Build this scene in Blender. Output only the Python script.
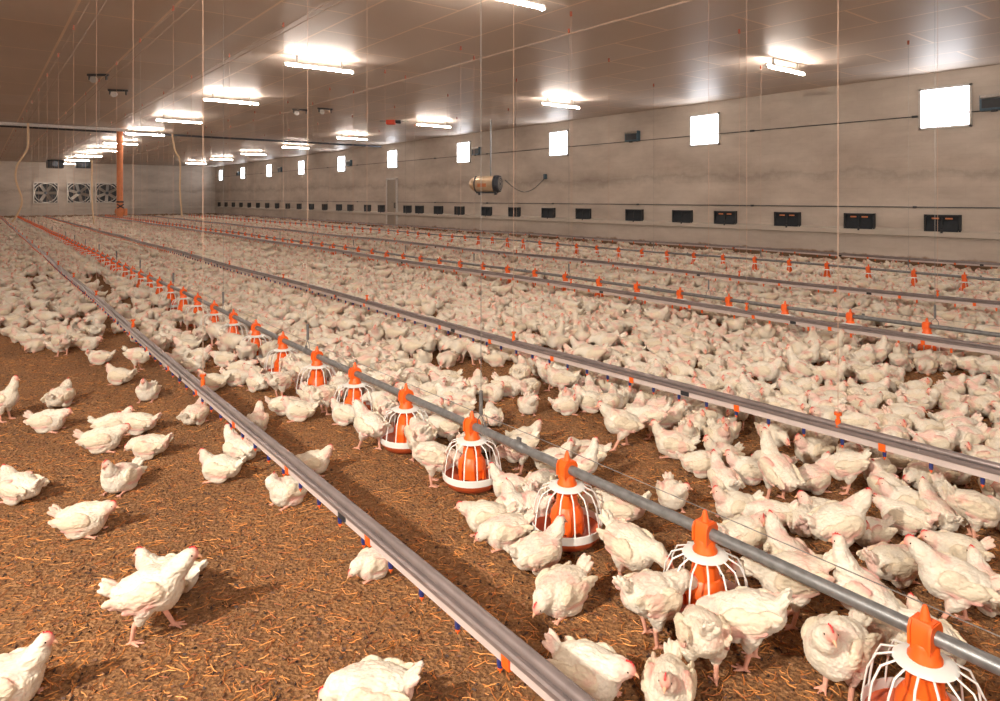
import bpy, bmesh, math, random
import numpy as np
from mathutils import Vector, Matrix, noise, Euler
random.seed(7); rng = np.random.default_rng(7)
PI = math.pi
for o in list(bpy.data.objects): bpy.data.objects.remove(o)
S = bpy.context.scene
C = S.collection

# ------------------------------------------------------------------ camera (level view camera with a falling front)
F, HZ, VPX, CAMH = 670.0, 198.0, -22.0, 1.75
TH = math.atan((500-VPX)/F); CT, ST = math.cos(TH), math.sin(TH)
cam_d = bpy.data.cameras.new('camera'); cam = bpy.data.objects.new('camera', cam_d); C.objects.link(cam)
cam.location = (0, 0, CAMH); cam.rotation_euler = (PI/2, 0, -TH)
cam_d.sensor_width = 36; cam_d.lens = F/1000*36; cam_d.shift_y = -(350.5-HZ)/1000
cam_d.clip_start = .05; cam_d.clip_end = 300
S.camera = cam

# ------------------------------------------------------------------ world, lamps, exposure
W = bpy.data.worlds.new('world'); S.world = W; W.use_nodes = True
W.node_tree.nodes['Background'].inputs[0].default_value = (.8, .85, 1, 1)
W.node_tree.nodes['Background'].inputs[1].default_value = .6
S.view_settings.view_transform = 'Standard'; S.view_settings.look = 'None'
S.view_settings.gamma = 1; S.view_settings.use_curve_mapping = False
S.view_settings.exposure = 0.62
TUBE_E, WIN_E, FLOOD_E, FLOOD2_E = 100.0, 9.0, 390.0, 260.0
def area_lamp(name, loc, target, size, power, col, spread=170):
    l = bpy.data.lights.new(name, 'AREA'); l.shape = 'DISK'; l.size = size; l.energy = power; l.color = col
    l.spread = math.radians(spread)
    o = bpy.data.objects.new(name, l); C.objects.link(o); o.location = loc
    o.rotation_euler = (Vector(target)-Vector(loc)).to_track_quat('-Z', 'Y').to_euler()
    return o
# a photographer's flood lamp on the left side of the house, out of the frame, and a second unseen lamp behind the camera, aimed down the house
area_lamp('flood_lamp', (-3.9, 1.5, 4.3), (3.5, 4.0, 0), .25, FLOOD_E, (1, .93, .82))
area_lamp('flood_lamp', (-2.5, -5.5, 4.2), (8, 12, 0), .8, FLOOD2_E, (1, .92, .83))

# ------------------------------------------------------------------ helpers
def s2l(c):
    return tuple((v/12.92 if v <= .04045 else ((v+.055)/1.055)**2.4) for v in [x/255 for x in c]) + (1,)
def tag(o, label=None, cat=None, group=None, kind=None):
    if label: o['label'] = label
    if cat: o['category'] = cat
    if group: o['group'] = group
    if kind: o['kind'] = kind
    return o
def empty(name, loc, rz=0):
    o = bpy.data.objects.new(name, None); C.objects.link(o); o.location = loc; o.rotation_euler = (0, 0, rz)
    o.empty_display_size = .05
    return o
def copy_tree(o, parent=None):
    c = o.copy(); C.objects.link(c); c.parent = parent
    for ch in [x for x in CH.get(o.name, [])]:
        copy_tree(ch, c)
    return c
CH = {}
class MB:
    def __init__(s): s.bm = bmesh.new()
    def box(s, c, d, rot=None, bevel=0):
        m = Matrix.Translation(c) @ ((rot or Euler((0,0,0))).to_matrix().to_4x4()) @ Matrix.Diagonal((*d, 1))
        r = bmesh.ops.create_cube(s.bm, size=1, matrix=m)
        if bevel:
            es = list({e for v in r['verts'] for e in v.link_edges})
            bmesh.ops.bevel(s.bm, geom=es, offset=bevel, segments=2, affect='EDGES', profile=.5)
        return s
    def lathe(s, prof, n=24, c=(0, 0, 0), axis='Z', close=False):
        rings = []
        for r, z in prof:
            ring = []
            for i in range(n):
                a = 2*PI*i/n
                x, y = r*math.cos(a), r*math.sin(a)
                p = {'Z': (x, y, z), 'X': (z, x, y), 'Y': (x, z, y)}[axis]
                ring.append(s.bm.verts.new(Vector(p)+Vector(c)))
            rings.append(ring)
        for a, b in zip(rings, rings[1:]+([rings[0]] if close else [])):
            for i in range(n):
                s.bm.faces.new((a[i], a[(i+1) % n], b[(i+1) % n], b[i]))
        if not close:
            s.bm.faces.new(rings[0]); s.bm.faces.new(rings[-1])
        return s
    def tube(s, pts, r, n=8, cap=True):
        pts = [Vector(p) for p in pts]; rings = []
        up0 = None
        for i, p in enumerate(pts):
            d = (pts[min(i+1, len(pts)-1)]-pts[max(i-1, 0)]).normalized()
            up = Vector((0, 0, 1)) if abs(d.z) < .9 else Vector((1, 0, 0))
            if up0 is not None: up = up0
            u = d.cross(up).normalized(); v = d.cross(u).normalized()
            up0 = -v if abs(v.dot(d)) < .9 else None
            up0 = u.cross(d)
            rr = r[i] if isinstance(r, (list, tuple)) else r
            rings.append([s.bm.verts.new(p+u*rr*math.cos(2*PI*k/n)+v*rr*math.sin(2*PI*k/n)) for k in range(n)])
        for a, b in zip(rings, rings[1:]):
            for i in range(n): s.bm.faces.new((a[i], a[(i+1) % n], b[(i+1) % n], b[i]))
        if cap: s.bm.faces.new(rings[0]); s.bm.faces.new(rings[-1])
        return s
    def prism(s, poly, y0, y1):      # poly in x,z extruded along y
        a = [s.bm.verts.new((x, y0, z)) for x, z in poly]; b = [s.bm.verts.new((x, y1, z)) for x, z in poly]
        n = len(poly)
        for i in range(n): s.bm.faces.new((a[i], a[(i+1) % n], b[(i+1) % n], b[i]))
        s.bm.faces.new(a); s.bm.faces.new(b)
        return s
    def mesh(s, name, mat, smooth=None):
        bmesh.ops.recalc_face_normals(s.bm, faces=s.bm.faces)
        me = bpy.data.meshes.new(name); s.bm.to_mesh(me); s.bm.free(); me.materials.append(mat)
        if smooth:
            me.polygons.foreach_set('use_smooth', [True]*len(me.polygons))
            me.set_sharp_from_angle(angle=math.radians(smooth))
        return me
    def build(s, name, mat, parent=None, loc=None, smooth=40):
        return link(name, s.mesh(name, mat, smooth), parent, loc)
def link(name, me, parent=None, loc=None):
    o = bpy.data.objects.new(name, me); C.objects.link(o)
    if parent:
        o.parent = parent; CH.setdefault(parent.name, []).append(o)
    if loc: o.location = loc
    return o
def Yof(px, X):      # depth along the house of the point at image column px on the line at lateral X
    z = X*F/CT/(px-VPX); return (z-X*ST)/CT
def ground(px, py, h=0):
    z = (CAMH-h)*F/(py-HZ); xc = (px-500)/F*z
    return xc*CT+z*ST, -xc*ST+z*CT
def project(X, Y, h=0):
    z = X*ST+Y*CT; xc = X*CT-Y*ST
    return 500+F*xc/z, HZ+(CAMH-h)*F/z, z
ORD = 'first second third fourth fifth sixth seventh eighth ninth tenth eleventh twelfth thirteenth fourteenth fifteenth sixteenth seventeenth eighteenth nineteenth twentieth'.split()
ORD += ['twenty-'+w for w in ORD[:9]]+['thirtieth']+['thirty-'+w for w in ORD[:9]]+['fortieth']

# ------------------------------------------------------------------ materials
def newmat(name):
    m = bpy.data.materials.new(name); m.use_nodes = True
    nt = m.node_tree; b = nt.nodes['Principled BSDF']
    return m, nt, b
def N(nt, t, **k):
    n = nt.nodes.new(t)
    for a, v in k.items():
        if a in n.inputs: n.inputs[a].default_value = v
        else: setattr(n, a, v)
    return n
def plain(name, col, rough=.5, metal=0, var=.12, scale=20, bump=0):
    m, nt, b = newmat(name)
    tc = N(nt, 'ShaderNodeTexCoord'); no = N(nt, 'ShaderNodeTexNoise'); no.inputs['Scale'].default_value = scale; no.inputs['Detail'].default_value = 5
    nt.links.new(tc.outputs['Object'], no.inputs['Vector'])
    r = N(nt, 'ShaderNodeValToRGB'); c = s2l(col)
    r.color_ramp.elements[0].position = .3; r.color_ramp.elements[1].position = .7
    r.color_ramp.elements[0].color = tuple(x*(1-var) for x in c[:3])+(1,)
    r.color_ramp.elements[1].color = tuple(min(1, x*(1+var)) for x in c[:3])+(1,)
    nt.links.new(no.outputs['Fac'], r.inputs['Fac']); nt.links.new(r.outputs['Color'], b.inputs['Base Color'])
    b.inputs['Roughness'].default_value = rough; b.inputs['Metallic'].default_value = metal
    if bump:
        bp = N(nt, 'ShaderNodeBump'); bp.inputs['Strength'].default_value = bump; bp.inputs['Distance'].default_value = .01
        nt.links.new(no.outputs['Fac'], bp.inputs['Height']); nt.links.new(bp.outputs['Normal'], b.inputs['Normal'])
    return m
def emis(name, col, st):
    m, nt, b = newmat(name); b.inputs['Base Color'].default_value = (.8, .8, .8, 1)
    b.inputs['Emission Color'].default_value = (*col, 1); b.inputs['Emission Strength'].default_value = st
    return m
M = {}
M['orange'] = plain('orange_plastic', (236, 98, 28), .42, var=.06)
M['orange_dark'] = plain('orange_pan', (190, 84, 44), .45, var=.15)
M['red'] = plain('red_plastic', (205, 66, 36), .5)
M['white'] = plain('white_plastic', (228, 226, 220), .4, var=.05)
M['pipe'] = plain('galvanised_pipe', (128, 128, 128), .42, .55, var=.18, scale=30)
M['alu'] = plain('aluminium_profile', (138, 126, 124), .4, .5, var=.14, scale=9)
M['pvc'] = plain('white_square_pipe', (196, 180, 174), .5, var=.08, scale=6)
M['blue'] = plain('blue_nipple', (38, 48, 105), .4)
M['dark'] = plain('dark_plastic', (40, 42, 46), .5)
M['inlet'] = plain('dark_inlet_flap', (20, 28, 36), .7, var=.2)
M['teal'] = plain('teal_box', (60, 85, 100), .4, var=.2)
M['cord'] = plain('beige_cord', (200, 165, 142), .7, var=.05)
M['batten'] = plain('ceiling_batten', (190, 168, 152), .5)
M['dullred'] = plain('faded_red', (170, 92, 70), .5)
M['hose'] = plain('beige_hose', (216, 186, 150), .6, var=.05)
M['steel'] = plain('brushed_steel', (190, 184, 176), .35, .7, var=.1)
M['wire'] = plain('grey_wire', (150, 146, 142), .4, .6)
M['orange_tube'] = plain('orange_drop_tube', (205, 125, 80), .5, var=.1)
M['door'] = plain('grey_door', (150, 138, 124), .55, var=.06, scale=3)
M['frame'] = plain('pale_frame', (200, 195, 190), .5)
M['fan'] = plain('fan_blade', (70, 74, 82), .4, .4)
M['tube'] = emis('fluorescent_tube', (1, .87, .76), TUBE_E)
M['pane'] = emis('daylight_pane', (.93, .95, 1.0), WIN_E)
M['comb'] = plain('red_comb', (205, 48, 52), .6)
M['beak'] = plain('horn_beak', (222, 168, 132), .5)
M['eye'] = plain('dark_eye', (28, 18, 16), .15)

# concrete wall
def wall_mat():
    m, nt, b = newmat('concrete_wall')
    tc = N(nt, 'ShaderNodeTexCoord')
    mp = N(nt, 'ShaderNodeMapping'); mp.inputs['Scale'].default_value = (.35, .35, .9)
    nt.links.new(tc.outputs['Object'], mp.inputs['Vector'])
    n1 = N(nt, 'ShaderNodeTexNoise', Scale=1.4, Detail=9.0, Roughness=.62)
    nt.links.new(mp.outputs['Vector'], n1.inputs['Vector'])
    r = N(nt, 'ShaderNodeValToRGB'); e = r.color_ramp.elements
    e[0].position = .28; e[0].color = s2l((172, 159, 147)); e[1].position = .72; e[1].color = s2l((208, 197, 185))
    nt.links.new(n1.outputs['Fac'], r.inputs['Fac'])
    # courses of thin board marks + faint stains
    br = N(nt, 'ShaderNodeTexBrick'); br.inputs['Scale'].default_value = 1
    br.inputs['Color1'].default_value = (1, 1, 1, 1); br.inputs['Color2'].default_value = (.975, .975, .975, 1); br.inputs['Mortar'].default_value = (.93, .92, .91, 1)
    br.inputs['Mortar Size'].default_value = .006; br.inputs['Brick Width'].default_value = .6; br.inputs['Row Height'].default_value = .25
    sx = N(nt, 'ShaderNodeSeparateXYZ'); cx = N(nt, 'ShaderNodeCombineXYZ'); ad = N(nt, 'ShaderNodeMath', operation='ADD')
    nt.links.new(tc.outputs['Object'], sx.inputs[0]); nt.links.new(sx.outputs['X'], ad.inputs[0]); nt.links.new(sx.outputs['Y'], ad.inputs[1])
    nt.links.new(ad.outputs[0], cx.inputs['X']); nt.links.new(sx.outputs['Z'], cx.inputs['Y']); nt.links.new(cx.outputs[0], br.inputs['Vector'])
    mx = N(nt, 'ShaderNodeMix', data_type='RGBA', blend_type='MULTIPLY'); mx.inputs['Factor'].default_value = .8
    nt.links.new(r.outputs['Color'], mx.inputs['A']); nt.links.new(br.outputs['Color'], mx.inputs['B'])
    # dirt splashed on the foot of the wall (stain with its own ragged edge)
    n2 = N(nt, 'ShaderNodeTexNoise', Scale=3.0, Detail=6.0); nt.links.new(tc.outputs['Object'], n2.inputs['Vector'])
    ma = N(nt, 'ShaderNodeMath', operation='MULTIPLY_ADD'); ma.inputs[1].default_value = .28; nt.links.new(n2.outputs['Fac'], ma.inputs[0]); nt.links.new(sx.outputs['Z'], ma.inputs[2])
    rr = N(nt, 'ShaderNodeMapRange'); rr.inputs['From Min'].default_value = .42; rr.inputs['From Max'].default_value = .48; rr.inputs['To Min'].default_value = 1; rr.inputs['To Max'].default_value = 0
    nt.links.new(ma.outputs[0], rr.inputs['Value'])
    m2 = N(nt, 'ShaderNodeMix', data_type='RGBA'); m2.inputs['B'].default_value = s2l((140, 112, 88))
    nt.links.new(rr.outputs['Result'], m2.inputs['Factor']); nt.links.new(mx.outputs['Result'], m2.inputs['A'])
    # ragged water stain at about head height
    n3 = N(nt, 'ShaderNodeTexNoise', Scale=.8, Detail=8.0, Roughness=.7); nt.links.new(tc.outputs['Object'], n3.inputs['Vector'])
    a3 = N(nt, 'ShaderNodeMath', operation='MULTIPLY_ADD'); a3.inputs[1].default_value = 1.0; nt.links.new(n3.outputs['Fac'], a3.inputs[0]); nt.links.new(sx.outputs['Z'], a3.inputs[2])
    r3 = N(nt, 'ShaderNodeValToRGB'); e = r3.color_ramp.elements; e[0].position = .27; e[0].color = (1, 1, 1, 1); e[1].position = .33; e[1].color = (1, 1, 1, 1)
    for ps, cl in ((.293, .74), (.298, .86), (.315, .92)):
        q = r3.color_ramp.elements.new(ps); q.color = (cl, cl*.985, cl*.97, 1)
    d3 = N(nt, 'ShaderNodeMath', operation='MULTIPLY'); d3.inputs[1].default_value = .1; nt.links.new(a3.outputs[0], d3.inputs[0]); nt.links.new(d3.outputs[0], r3.inputs['Fac'])
    m3 = N(nt, 'ShaderNodeMix', data_type='RGBA', blend_type='MULTIPLY'); m3.inputs['Factor'].default_value = 1
    nt.links.new(m2.outputs['Result'], m3.inputs['A']); nt.links.new(r3.outputs['Color'], m3.inputs['B'])
    nt.links.new(m3.outputs['Result'], b.inputs['Base Color'])
    b.inputs['Roughness'].default_value = .85
    bp = N(nt, 'ShaderNodeBump'); bp.inputs['Strength'].default_value = .25; bp.inputs['Distance'].default_value = .02
    nt.links.new(n1.outputs['Fac'], bp.inputs['Height']); nt.links.new(bp.outputs['Normal'], b.inputs['Normal'])
    return m
M['wall'] = wall_mat()
def ceil_mat():
    m, nt, b = newmat('ceiling_panels')
    tc = N(nt, 'ShaderNodeTexCoord'); sx = N(nt, 'ShaderNodeSeparateXYZ'); cx = N(nt, 'ShaderNodeCombineXYZ')
    nt.links.new(tc.outputs['Object'], sx.inputs[0]); nt.links.new(sx.outputs['Y'], cx.inputs['X']); nt.links.new(sx.outputs['X'], cx.inputs['Y'])
    br = N(nt, 'ShaderNodeTexBrick'); br.inputs['Scale'].default_value = 1
    br.inputs['Color1'].default_value = s2l((206, 194, 184)); br.inputs['Color2'].default_value = s2l((198, 183, 170)); br.inputs['Mortar'].default_value = s2l((232, 212, 192))
    br.inputs['Mortar Size'].default_value = .022; br.inputs['Brick Width'].default_value = 2.5; br.inputs['Row Height'].default_value = 1.2
    nt.links.new(cx.outputs[0], br.inputs['Vector'])
    n1 = N(nt, 'ShaderNodeTexNoise', Scale=.5, Detail=6.0); nt.links.new(tc.outputs['Object'], n1.inputs['Vector'])
    mr = N(nt, 'ShaderNodeMapRange'); mr.inputs['To Min'].default_value = .86; mr.inputs['To Max'].default_value = 1.08; nt.links.new(n1.outputs['Fac'], mr.inputs['Value'])
    mx = N(nt, 'ShaderNodeMix', data_type='RGBA', blend_type='MULTIPLY'); mx.inputs['Factor'].default_value = 1
    nt.links.new(br.outputs['Color'], mx.inputs['A']); nt.links.new(mr.outputs['Result'], mx.inputs['B'])
    nt.links.new(mx.outputs['Result'], b.inputs['Base Color'])
    b.inputs['Roughness'].default_value = .5; b.inputs['Specular IOR Level'].default_value = .2
    wv = N(nt, 'ShaderNodeTexNoise', Scale=2.0, Detail=2.0)
    bp = N(nt, 'ShaderNodeBump'); bp.inputs['Strength'].default_value = .25; bp.inputs['Distance'].default_value = .02
    nt.links.new(br.outputs['Fac'], bp.inputs['Height']); nt.links.new(bp.outputs['Normal'], b.inputs['Normal'])
    return m
M['ceil'] = ceil_mat()
def floor_mat():
    m, nt, b = newmat('litter_floor')
    tc = N(nt, 'ShaderNodeTexCoord')
    n0 = N(nt, 'ShaderNodeTexNoise', Scale=.9, Detail=6.0, Roughness=.6)
    n1 = N(nt, 'ShaderNodeTexNoise', Scale=34.0, Detail=8.0, Roughness=.75)
    mp = N(nt, 'ShaderNodeMapping'); mp.inputs['Scale'].default_value = (45, 130, 60); mp.inputs['Rotation'].default_value = (0, 0, .5)
    n2 = N(nt, 'ShaderNodeTexNoise', Scale=1.0, Detail=4.0, Roughness=.7)
    vo = N(nt, 'ShaderNodeTexVoronoi', Scale=60.0)
    nt.links.new(tc.outputs['Object'], mp.inputs[0]); nt.links.new(mp.outputs[0], n2.inputs['Vector'])
    for n in (n0, n1, vo): nt.links.new(tc.outputs['Object'], n.inputs['Vector'])
    r = N(nt, 'ShaderNodeValToRGB'); e = r.color_ramp.elements
    e[0].position = .3; e[0].color = s2l((94, 62, 38)); e[1].position = .74; e[1].color = s2l((198, 152, 104))
    k = r.color_ramp.elements.new(.5); k.color = s2l((150, 104, 62))
    nt.links.new(n1.outputs['Fac'], r.inputs['Fac'])
    r2 = N(nt, 'ShaderNodeValToRGB'); e = r2.color_ramp.elements
    e[0].position = .60; e[0].color = (0, 0, 0, 1); e[1].position = .68; e[1].color = (1, 1, 1, 1)
    nt.links.new(n2.outputs['Fac'], r2.inputs['Fac'])
    mx = N(nt, 'ShaderNodeMix', data_type='RGBA'); mx.inputs['B'].default_value = s2l((206, 128, 56))
    nt.links.new(r2.outputs['Color'], mx.inputs['Factor']); nt.links.new(r.outputs['Color'], mx.inputs['A'])
    mr = N(nt, 'ShaderNodeMapRange'); mr.inputs['From Min'].default_value = .3; mr.inputs['From Max'].default_value = .7; mr.inputs['To Min'].default_value = .78; mr.inputs['To Max'].default_value = 1.12; nt.links.new(n0.outputs['Fac'], mr.inputs['Value'])
    m2 = N(nt, 'ShaderNodeMix', data_type='RGBA', blend_type='MULTIPLY'); m2.inputs['Factor'].default_value = 1
    nt.links.new(mx.outputs['Result'], m2.inputs['A']); nt.links.new(mr.outputs['Result'], m2.inputs['B'])
    nt.links.new(m2.outputs['Result'], b.inputs['Base Color']); b.inputs['Roughness'].default_value = .95
    ad = N(nt, 'ShaderNodeMath', operation='ADD'); nt.links.new(n1.outputs['Fac'], ad.inputs[0]); nt.links.new(vo.outputs['Distance'], ad.inputs[1])
    bp = N(nt, 'ShaderNodeBump'); bp.inputs['Strength'].default_value = 1; bp.inputs['Distance'].default_value = .02
    nt.links.new(ad.outputs[0], bp.inputs['Height']); nt.links.new(bp.outputs['Normal'], b.inputs['Normal'])
    return m
M['floor'] = floor_mat()
def attr_mat(name, rough=.85, bumpscale=90, fine=True):
    m, nt, b = newmat(name)
    at = N(nt, 'ShaderNodeAttribute', attribute_name='Col'); tc = N(nt, 'ShaderNodeTexCoord')
    n1 = N(nt, 'ShaderNodeTexNoise', Scale=float(bumpscale), Detail=4.0); nt.links.new(tc.outputs['Object'], n1.inputs['Vector'])
    mr = N(nt, 'ShaderNodeMapRange'); mr.inputs['To Min'].default_value = .86; mr.inputs['To Max'].default_value = 1.1; nt.links.new(n1.outputs['Fac'], mr.inputs['Value'])
    mx = N(nt, 'ShaderNodeMix', data_type='RGBA', blend_type='MULTIPLY'); mx.inputs['Factor'].default_value = 1
    nt.links.new(at.outputs['Color'], mx.inputs['A']); nt.links.new(mr.outputs['Result'], mx.inputs['B'])
    last = mx
    if fine:
        oi = N(nt, 'ShaderNodeObjectInfo'); r = N(nt, 'ShaderNodeValToRGB'); e = r.color_ramp.elements
        e[0].color = (1, .98, .94, 1); e[1].color = (.94, .89, .81, 1)
        nt.links.new(oi.outputs['Random'], r.inputs['Fac'])
        m2 = N(nt, 'ShaderNodeMix', data_type='RGBA', blend_type='MULTIPLY'); m2.inputs['Factor'].default_value = 1
        nt.links.new(mx.outputs['Result'], m2.inputs['A']); nt.links.new(r.outputs['Color'], m2.inputs['B']); last = m2
        mp = N(nt, 'ShaderNodeMapping'); mp.inputs['Scale'].default_value = (40, 130, 130)
        nt.links.new(tc.outputs['Object'], mp.inputs[0])
        n2 = N(nt, 'ShaderNodeTexNoise', Scale=1.0, Detail=3.0); nt.links.new(mp.outputs[0], n2.inputs['Vector'])
        bp = N(nt, 'ShaderNodeBump'); bp.inputs['Strength'].default_value = .5; bp.inputs['Distance'].default_value = .006
        nt.links.new(n2.outputs['Fac'], bp.inputs['Height']); nt.links.new(bp.outputs['Normal'], b.inputs['Normal'])
    nt.links.new(last.outputs['Result'], b.inputs['Base Color']); b.inputs['Roughness'].default_value = rough
    return m
M['chicken'] = attr_mat('chicken_plumage')
M['flock'] = attr_mat('flock_plumage', fine=False, bumpscale=30)
M['straw'] = attr_mat('straw_bits', rough=.7, fine=False, bumpscale=10)

# ------------------------------------------------------------------ the house
WX, L, CH_ = 17.85, 67.0, CAMH+2.96
XL, YB = -6.5, -9.0
def struct(o): o['kind'] = 'structure'; return o
bm = bmesh.new()
bmesh.ops.create_grid(bm, x_segments=2, y_segments=2, size=1)
for v in bm.verts: v.co = (XL+(v.co.x+1)/2*(WX-XL), YB+(v.co.y+1)/2*(L-YB), 0)
me = bpy.data.meshes.new('floor'); bm.to_mesh(me); bm.free(); me.materials.append(M['floor']); struct(link('floor', me))
struct(MB().box(((XL+WX)/2, (YB+L)/2, CH_+.1), (WX-XL, L-YB, .2)).build('ceiling', M['ceil'], smooth=None))
struct(MB().box((WX+.12, (YB+L)/2, CH_/2), (.24, L-YB+.5, CH_+.2)).build('wall_right', M['wall'], smooth=None))
struct(MB().box(((XL+WX)/2, L+.12, CH_/2), (WX-XL, .24, CH_+.2)).build('wall_back', M['wall'], smooth=None))
struct(MB().box((XL-.12, (YB+L)/2, CH_/2), (.24, L-YB+.5, CH_+.2)).build('wall_left', M['wall'], smooth=None))
struct(MB().box(((XL+WX)/2, YB-.12, CH_/2), (WX-XL, .24, CH_+.2)).build('wall_front', M['wall'], smooth=None))
# ledge of pale capping along the right and back wall
M['ledge'] = plain('pale_ledge', (190, 180, 168), .6, var=.07, scale=2)
struct(MB().prism([(WX-.09, .84), (WX, .82), (WX, 1.01), (WX-.09, .95)], YB, L).build('trim_1', M['ledge'], smooth=None))
struct(MB().box(((XL+WX)/2, L-.045, .92), (WX-XL-.02, .09, .15)).build('trim_2', M['ledge'], smooth=None))
# conduits
for n, h, r, lab in ((3, 3.71, .012, 1), (4, 1.53, .012, 1)):
    m_ = MB().tube([(WX-.03, YB, h), (WX-.03, L, h)], r, 6)
    y = -2
    while y < 66:
        m_.box((WX-.03, y, h), (.05, .12 if n == 3 else .07, .05)); y += 4.3
    struct(m_.build('trim_%d' % n, M['dark'] if n == 3 else M['fan']))
# windows
win_px = [945, 705, 559, 464, 393, 342]
wy = [Yof(p, WX) for p in win_px]
while wy[-1] < 60: wy.append(wy[-1]+6.55)
wy = [wy[0]-6.6]+wy
for i, y in enumerate(wy):
    e = empty('window_%d' % (i+1), (WX, y, 3.87)); e['kind'] = 'structure'
    f = MB()
    w, h = .52, .47
    for sx in (-1, 1): f.box((-.02, sx*w, 0), (.06, .05, 2*h+.05)); f.box((-.02, 0, sx*h), (.06, 2*w+.05, .05))
    f.build('window_frame', M['frame'], e, smooth=None)
    MB().box((-.012, 0, 0), (.02, 2*w-.04, 2*h-.04)).build('window_pane', M['pane'], e, smooth=None)
# door
dy = Yof(392.5, WX)
e = empty('door_1', (WX, dy, .25)); e['kind'] = 'structure'
MB().box((-.03, 0, 1.24), (.05, 1.0, 2.45), bevel=.01).build('door_leaf', M['door'], e, smooth=None)
f = MB(); f.box((-.04, -.56, 1.27), (.09, .1, 2.6)); f.box((-.04, .56, 1.27), (.09, .1, 2.6)); f.box((-.04, 0, 2.54), (.09, 1.2, .1)); f.build('door_frame', M['frame'], e, smooth=None)
MB().box((-.08, -.38, 1.1), (.05, .08, .3)).build('door_handle', M['dark'], e, smooth=None)
MB().box((-.05, 0, -.12), (.1, 1.25, .23)).build('door_step', M['ledge'], e, smooth=None)
# low air inlets
inl = [Yof(p, WX) for p in (943, 860, 788, 726, 683, 635, 584, 549, 515, 487, 460, 439, 420, 408, 382, 368, 351, 339.5)]
while inl[-1] < 64: inl.append(inl[-1]+2.2)
for i, y in enumerate(inl):
    e = empty('air_inlet', (WX, y, 1.14))
    tag(e, 'dark hinged air inlet low in the concrete wall, %s from the right edge' % ORD[i] if i < 18 else 'tiny dark air inlet low in the wall, far beyond the grey door', 'air inlet', 'dark air inlets along the right wall')
    f = MB(); w, h = .36, .2
    for s_ in (-1, 1): f.box((-.03, s_*w, 0), (.08, .04, 2*h+.04)); f.box((-.03, 0, s_*h), (.08, 2*w+.04, .035))
    f.build('frame', M['dark'], e, smooth=None)
    MB().box((-.015, 0, 0), (.02, 2*w-.03, 2*h-.03)).build('backing', M['inlet'], e, smooth=None)
    fl = MB().box((-.05, 0, -.05), (.02, 2*w-.06, .26), Euler((0, .25, 0)))
    fl.build('flap', M['inlet'], e, smooth=None)
    MB().box((-.07, 0, -.17), (.05, .05, .09)).box((-.06, 0, .0), (.02, .02, .3)).build('latch', M['dark'], e, smooth=None)
    if i < 4:
        for s_ in (-1, 1): MB().box((-.055, s_*.14, .13), (.012, .15, .035)).build('reflector', M['orange_tube'], e, smooth=None)
# high dark boxes beside the windows
for i, p in enumerate((997, 634, 478, 350.5, 281, 239)):
    e = empty('wall_vent', (WX, Yof(p, WX), 3.87))
    tag(e, ['dark teal vent box high on wall at the right edge', 'dark teal vent box between the second and third bright windows', 'dark teal vent box just right of the fourth bright window',
            'small dark vent box right of the sixth bright window', 'tiny dark vent box high up, second from the far end', 'tiny dark vent box high up, farthest along the wall'][i], 'vent', 'dark vent boxes high on the right wall')
    MB().box((-.08, 0, 0), (.16, .58, .36), bevel=.02).build('box_body', M['teal'], e)
    MB().box((-.17, 0, .13), (.06, .52, .07), Euler((0, .4, 0))).build('lid', M['steel'], e, smooth=None)
    MB().box((-.165, 0, -.02), (.01, .48, .2)).box((-.17, 0, -.19), (.03, .12, .05)).build('shutter', M['dark'], e, smooth=None)

# fluorescent lights
def make_light():
    e = empty('fluorescent_light', (0, 0, 0))
    MB().box((0, 0, -.005), (1.56, .045, .03), bevel=.006).box((-.5, 0, .04), (.03, .03, .22)).box((.5, 0, .04), (.03, .03, .22)).build('housing', M['frame'], e, smooth=None)
    MB().lathe([(.0, -.74), (.024, -.74), (.026, -.7), (.026, .7), (.024, .74), (0, .74)], 10, (0, 0, -.05), 'X').build('tube', M['tube'], e)
    MB().box((-.76, 0, -.06), (.03, .07, .05)).box((.76, 0, -.06), (.03, .07, .05)).build('end_cap', M['white'], e, smooth=None)
    return e
lp = make_light(); first = True
rows = [('unseen', -2.3, 1.0, 6.6, 10), ('left', 5.72, 13.56-2*6.28, 6.28, 11), ('right', 13.72, 7.6-7.06, 7.06, 9)]  # first row is added out of view to brighten the left ceiling and floor
for nm, X, y0, st, n in rows:
    for k in range(n):
        y = y0+k*st
        if y > L-1.5: continue
        o = lp if first else copy_tree(lp); first = False
        o.location = (X, y, CH_-.16)
        k2 = k-1
        if nm == 'unseen': lab = 'added unseen tube light brightening the left ceiling and floor'
        elif k2 < 0: lab = 'lit ceiling tube light above and behind the view, %s row' % nm
        else: lab = 'glowing ceiling tube light, %s from the camera in the %s row' % (ORD[k2], nm)
        tag(o, lab, 'ceiling light', 'fluorescent tube lights on the ceiling')

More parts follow.
